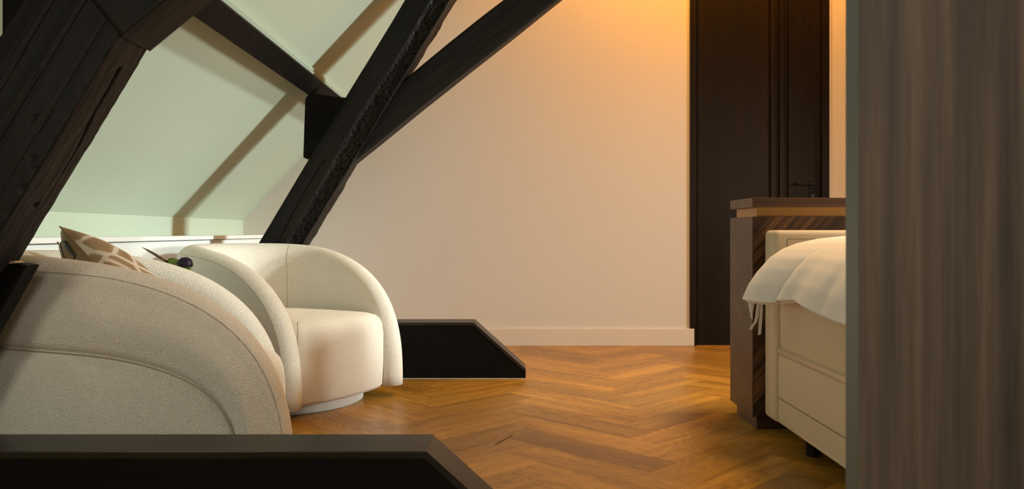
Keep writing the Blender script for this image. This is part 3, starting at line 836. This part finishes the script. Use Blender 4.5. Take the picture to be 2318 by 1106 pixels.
for x, y in ((1.02, 2.80), (1.02, 1.15), (2.5, 2.80), (2.5, 1.15)):
    v_, f_ = lathe([(0.022, 0.0), (0.025, 0.005), (0.028, 0.078)], 20, (x, y, 0)); mesh_obj('leg', v_, f_, M['blackmetal'], bd)
# duvet
def duvet():
    prof = [(0.0, 0.0), (0.008, 0.020), (0.022, 0.055), (0.050, 0.105), (0.078, 0.142), (0.115, 0.168), (0.16, 0.187), (0.23, 0.203), (0.32, 0.213), (0.44, 0.219), (0.62, 0.222), (0.9, 0.222), (1.3, 0.222), (1.74, 0.215)]
    def lerp(tab, y):
        for i in range(len(tab)-1):
            if tab[i][0] >= y >= tab[i+1][0]:
                f = (tab[i][0]-y)/(tab[i][0]-tab[i+1][0]); return tab[i][1]+(tab[i+1][1]-tab[i][1])*f
        return tab[-1][1] if y < tab[-1][0] else tab[0][1]
    XH = [(2.965, 0.848), (2.9, 0.862), (2.8, 0.905), (2.70, 0.930), (2.5, 0.933), (2.3, 0.935), (1.0, 0.935)]
    ZH_ = [(2.965, 0.500), (2.85, 0.500), (2.70, 0.522), (2.55, 0.505), (2.45, 0.495), (2.3, 0.487), (1.0, 0.48)]
    n = 150; vs, fs = [], []; rows = []
    # fine profile
    fp = []
    for i in range(len(prof)-1):
        k = 5 if i < 9 else 3
        for j in range(k):
            f = j/k; fp.append((prof[i][0]+(prof[i+1][0]-prof[i][0])*f, prof[i][1]+(prof[i+1][1]-prof[i][1])*f))
    fp.append(prof[-1])
    m = len(fp)
    for i in range(n+1):
        y = 2.965-1.75*i/n
        xh, zh = lerp(XH, y), lerp(ZH_, y)
        for j, (dx, dz) in enumerate(fp):
            side = sstep(0.30, 0.02, dx)
            fold = 0.0035*math.sin(y*30+5*noise.noise(Vector((y*4, 0, 1)))+dz*10)*side*(0.35+0.65*sstep(0.22, 0.05, dz))
            fold += 0.006*max(0, noise.noise(Vector((y*16, 0.4+dz*2.5, 5))))*side
            fold += 0.012*noise.noise(Vector((y*4.5, dx*3, dz*3)))*(0.4+0.6*side)
            crease = -0.013*math.exp(-((y-2.80+dz*0.25)/0.016)**2)*side
            stretch = (0.714+0.006-zh)/0.222
            edge_drop = -0.03*sstep(2.93, 2.965, y)*(dz/0.22)
            vs.append((xh+dx+(-fold-crease)*0.9, y, zh+dz*stretch+fold*0.25+edge_drop))
    for i in range(n):
        for j in range(m-1): fs.append((i*m+j, i*m+j+1, (i+1)*m+j+1, (i+1)*m+j))
    o = mesh_obj('cover', vs, fs, M['linen'], dv, smooth=True)
    md = o.modifiers.new('thick', 'SOLIDIFY'); md.thickness = 0.022; md.offset = -1 if True else 1
    return vs, m, n
dv = thing('duvet', 'white cotton duvet with tie ribbons draped over the left edge of the bed', 'duvet', (1.8, 2.1, 0.5))
dvs, dm, dn_ = duvet()
hem = [Vector(dvs[i*dm])+Vector((-0.001, 0, 0.001)) for i in range(dn_+1)]
v_, f_ = tube(hem, 0.0035, 8); mesh_obj('hem', v_, f_, M['linen'], dv, smooth=True)
def ribbon(name, pts, wid, thick=0.0015):
    bm = bmesh.new(); rows = []
    for p in pts:
        p = Vector(p); rows.append([bm.verts.new(p+Vector((a*wid/2, b, 0.25*a*wid/2))) for a, b in ((-1, -thick), (1, -thick), (1, thick), (-1, thick))])
    for i in range(len(rows)-1):
        for k in range(4): bm.faces.new((rows[i][k], rows[i][(k+1) % 4], rows[i+1][(k+1) % 4], rows[i+1][k]))
    bm.faces.new(rows[0][::-1]); bm.faces.new(rows[-1])
    return bm_obj(name, bm, M['linen'], dv, smooth=False)
YR = 2.93
ribbon('ribbon', [P3(1717, 680, YR), P3(1715, 700, YR), P3(1713, 718, YR), P3(1710, 729, YR), P3(1703, 737, YR-0.005), P3(1699, 745, YR-0.01)], 0.011)
ribbon('ribbon', [P3(1724, 682, YR+0.01), P3(1723, 705, YR+0.01), P3(1721, 735, YR+0.01), P3(1719, 757, YR+0.01)], 0.010)
# hanging corner with knot
bm = bmesh.new()
cs = [[P3(1693.5, 681, 2.955), P3(1709, 683, 2.955)], [P3(1695, 694, 2.955), P3(1707, 694, 2.955)], [P3(1697.5, 706, 2.955), P3(1704.5, 706, 2.955)], [P3(1700, 713, 2.955), P3(1703.5, 713, 2.955)], [P3(1701, 722, 2.955), P3(1704, 722, 2.955)]]
rw = [[bm.verts.new(a), bm.verts.new((a+b)/2+Vector((0, -0.008, 0))), bm.verts.new(b), bm.verts.new((a+b)/2+Vector((0, 0.004, 0)))] for a, b in cs]
for i in range(len(rw)-1):
    for k in range(4): bm.faces.new((rw[i][k], rw[i][(k+1) % 4], rw[i+1][(k+1) % 4], rw[i+1][k]))
bm.faces.new(rw[-1]); bm.faces.new(rw[0][::-1])
bmesh.ops.create_icosphere(bm, subdivisions=2, radius=0.005, matrix=Matrix.Translation(P3(1701.5, 715, 2.955)))
bm_obj('knotted_corner', bm, M['linen'], dv, smooth=True)

# ------------------------------------------------------------------ foreground panel and pendants
wp = thing('wardrobe_panel', 'tall grey walnut veneer panel filling the right foreground', 'panel', (0.70, 0.918, 0))
box('panel_face', (0.3775, 1.05, 0.90, 0.902, 0.0, 2.7), M['panel'], wp)
box('panel_core', (0.3770, 1.05, 0.902, 0.936, 0.0, 2.7), M['panel_edge'], wp)

# dark scratch line on a plank near the walkway
a_, b_ = P3(1121, 1006, 1), P3(1160, 984, 1)
def floor_pt(px, py):
    Y = 1900*EYE/(py-525); return Vector(((px-1149)*Y/1900, Y, 0.0))
a_, b_ = floor_pt(1121, 1006), floor_pt(1160, 984)
v_, f_ = tube([a_+Vector((0, 0, 0.0008)), (a_+b_)/2+Vector((0.001, 0, 0.0012)), b_+Vector((0, 0, 0.0008))], 0.0012, 6)
tag(mesh_obj('twig', v_, f_, plain('dark_splinter', (0.06, 0.02, 0.006), 0.7)), 'thin dark splinter lying on the oak floor right of the foreground casing', 'twig')
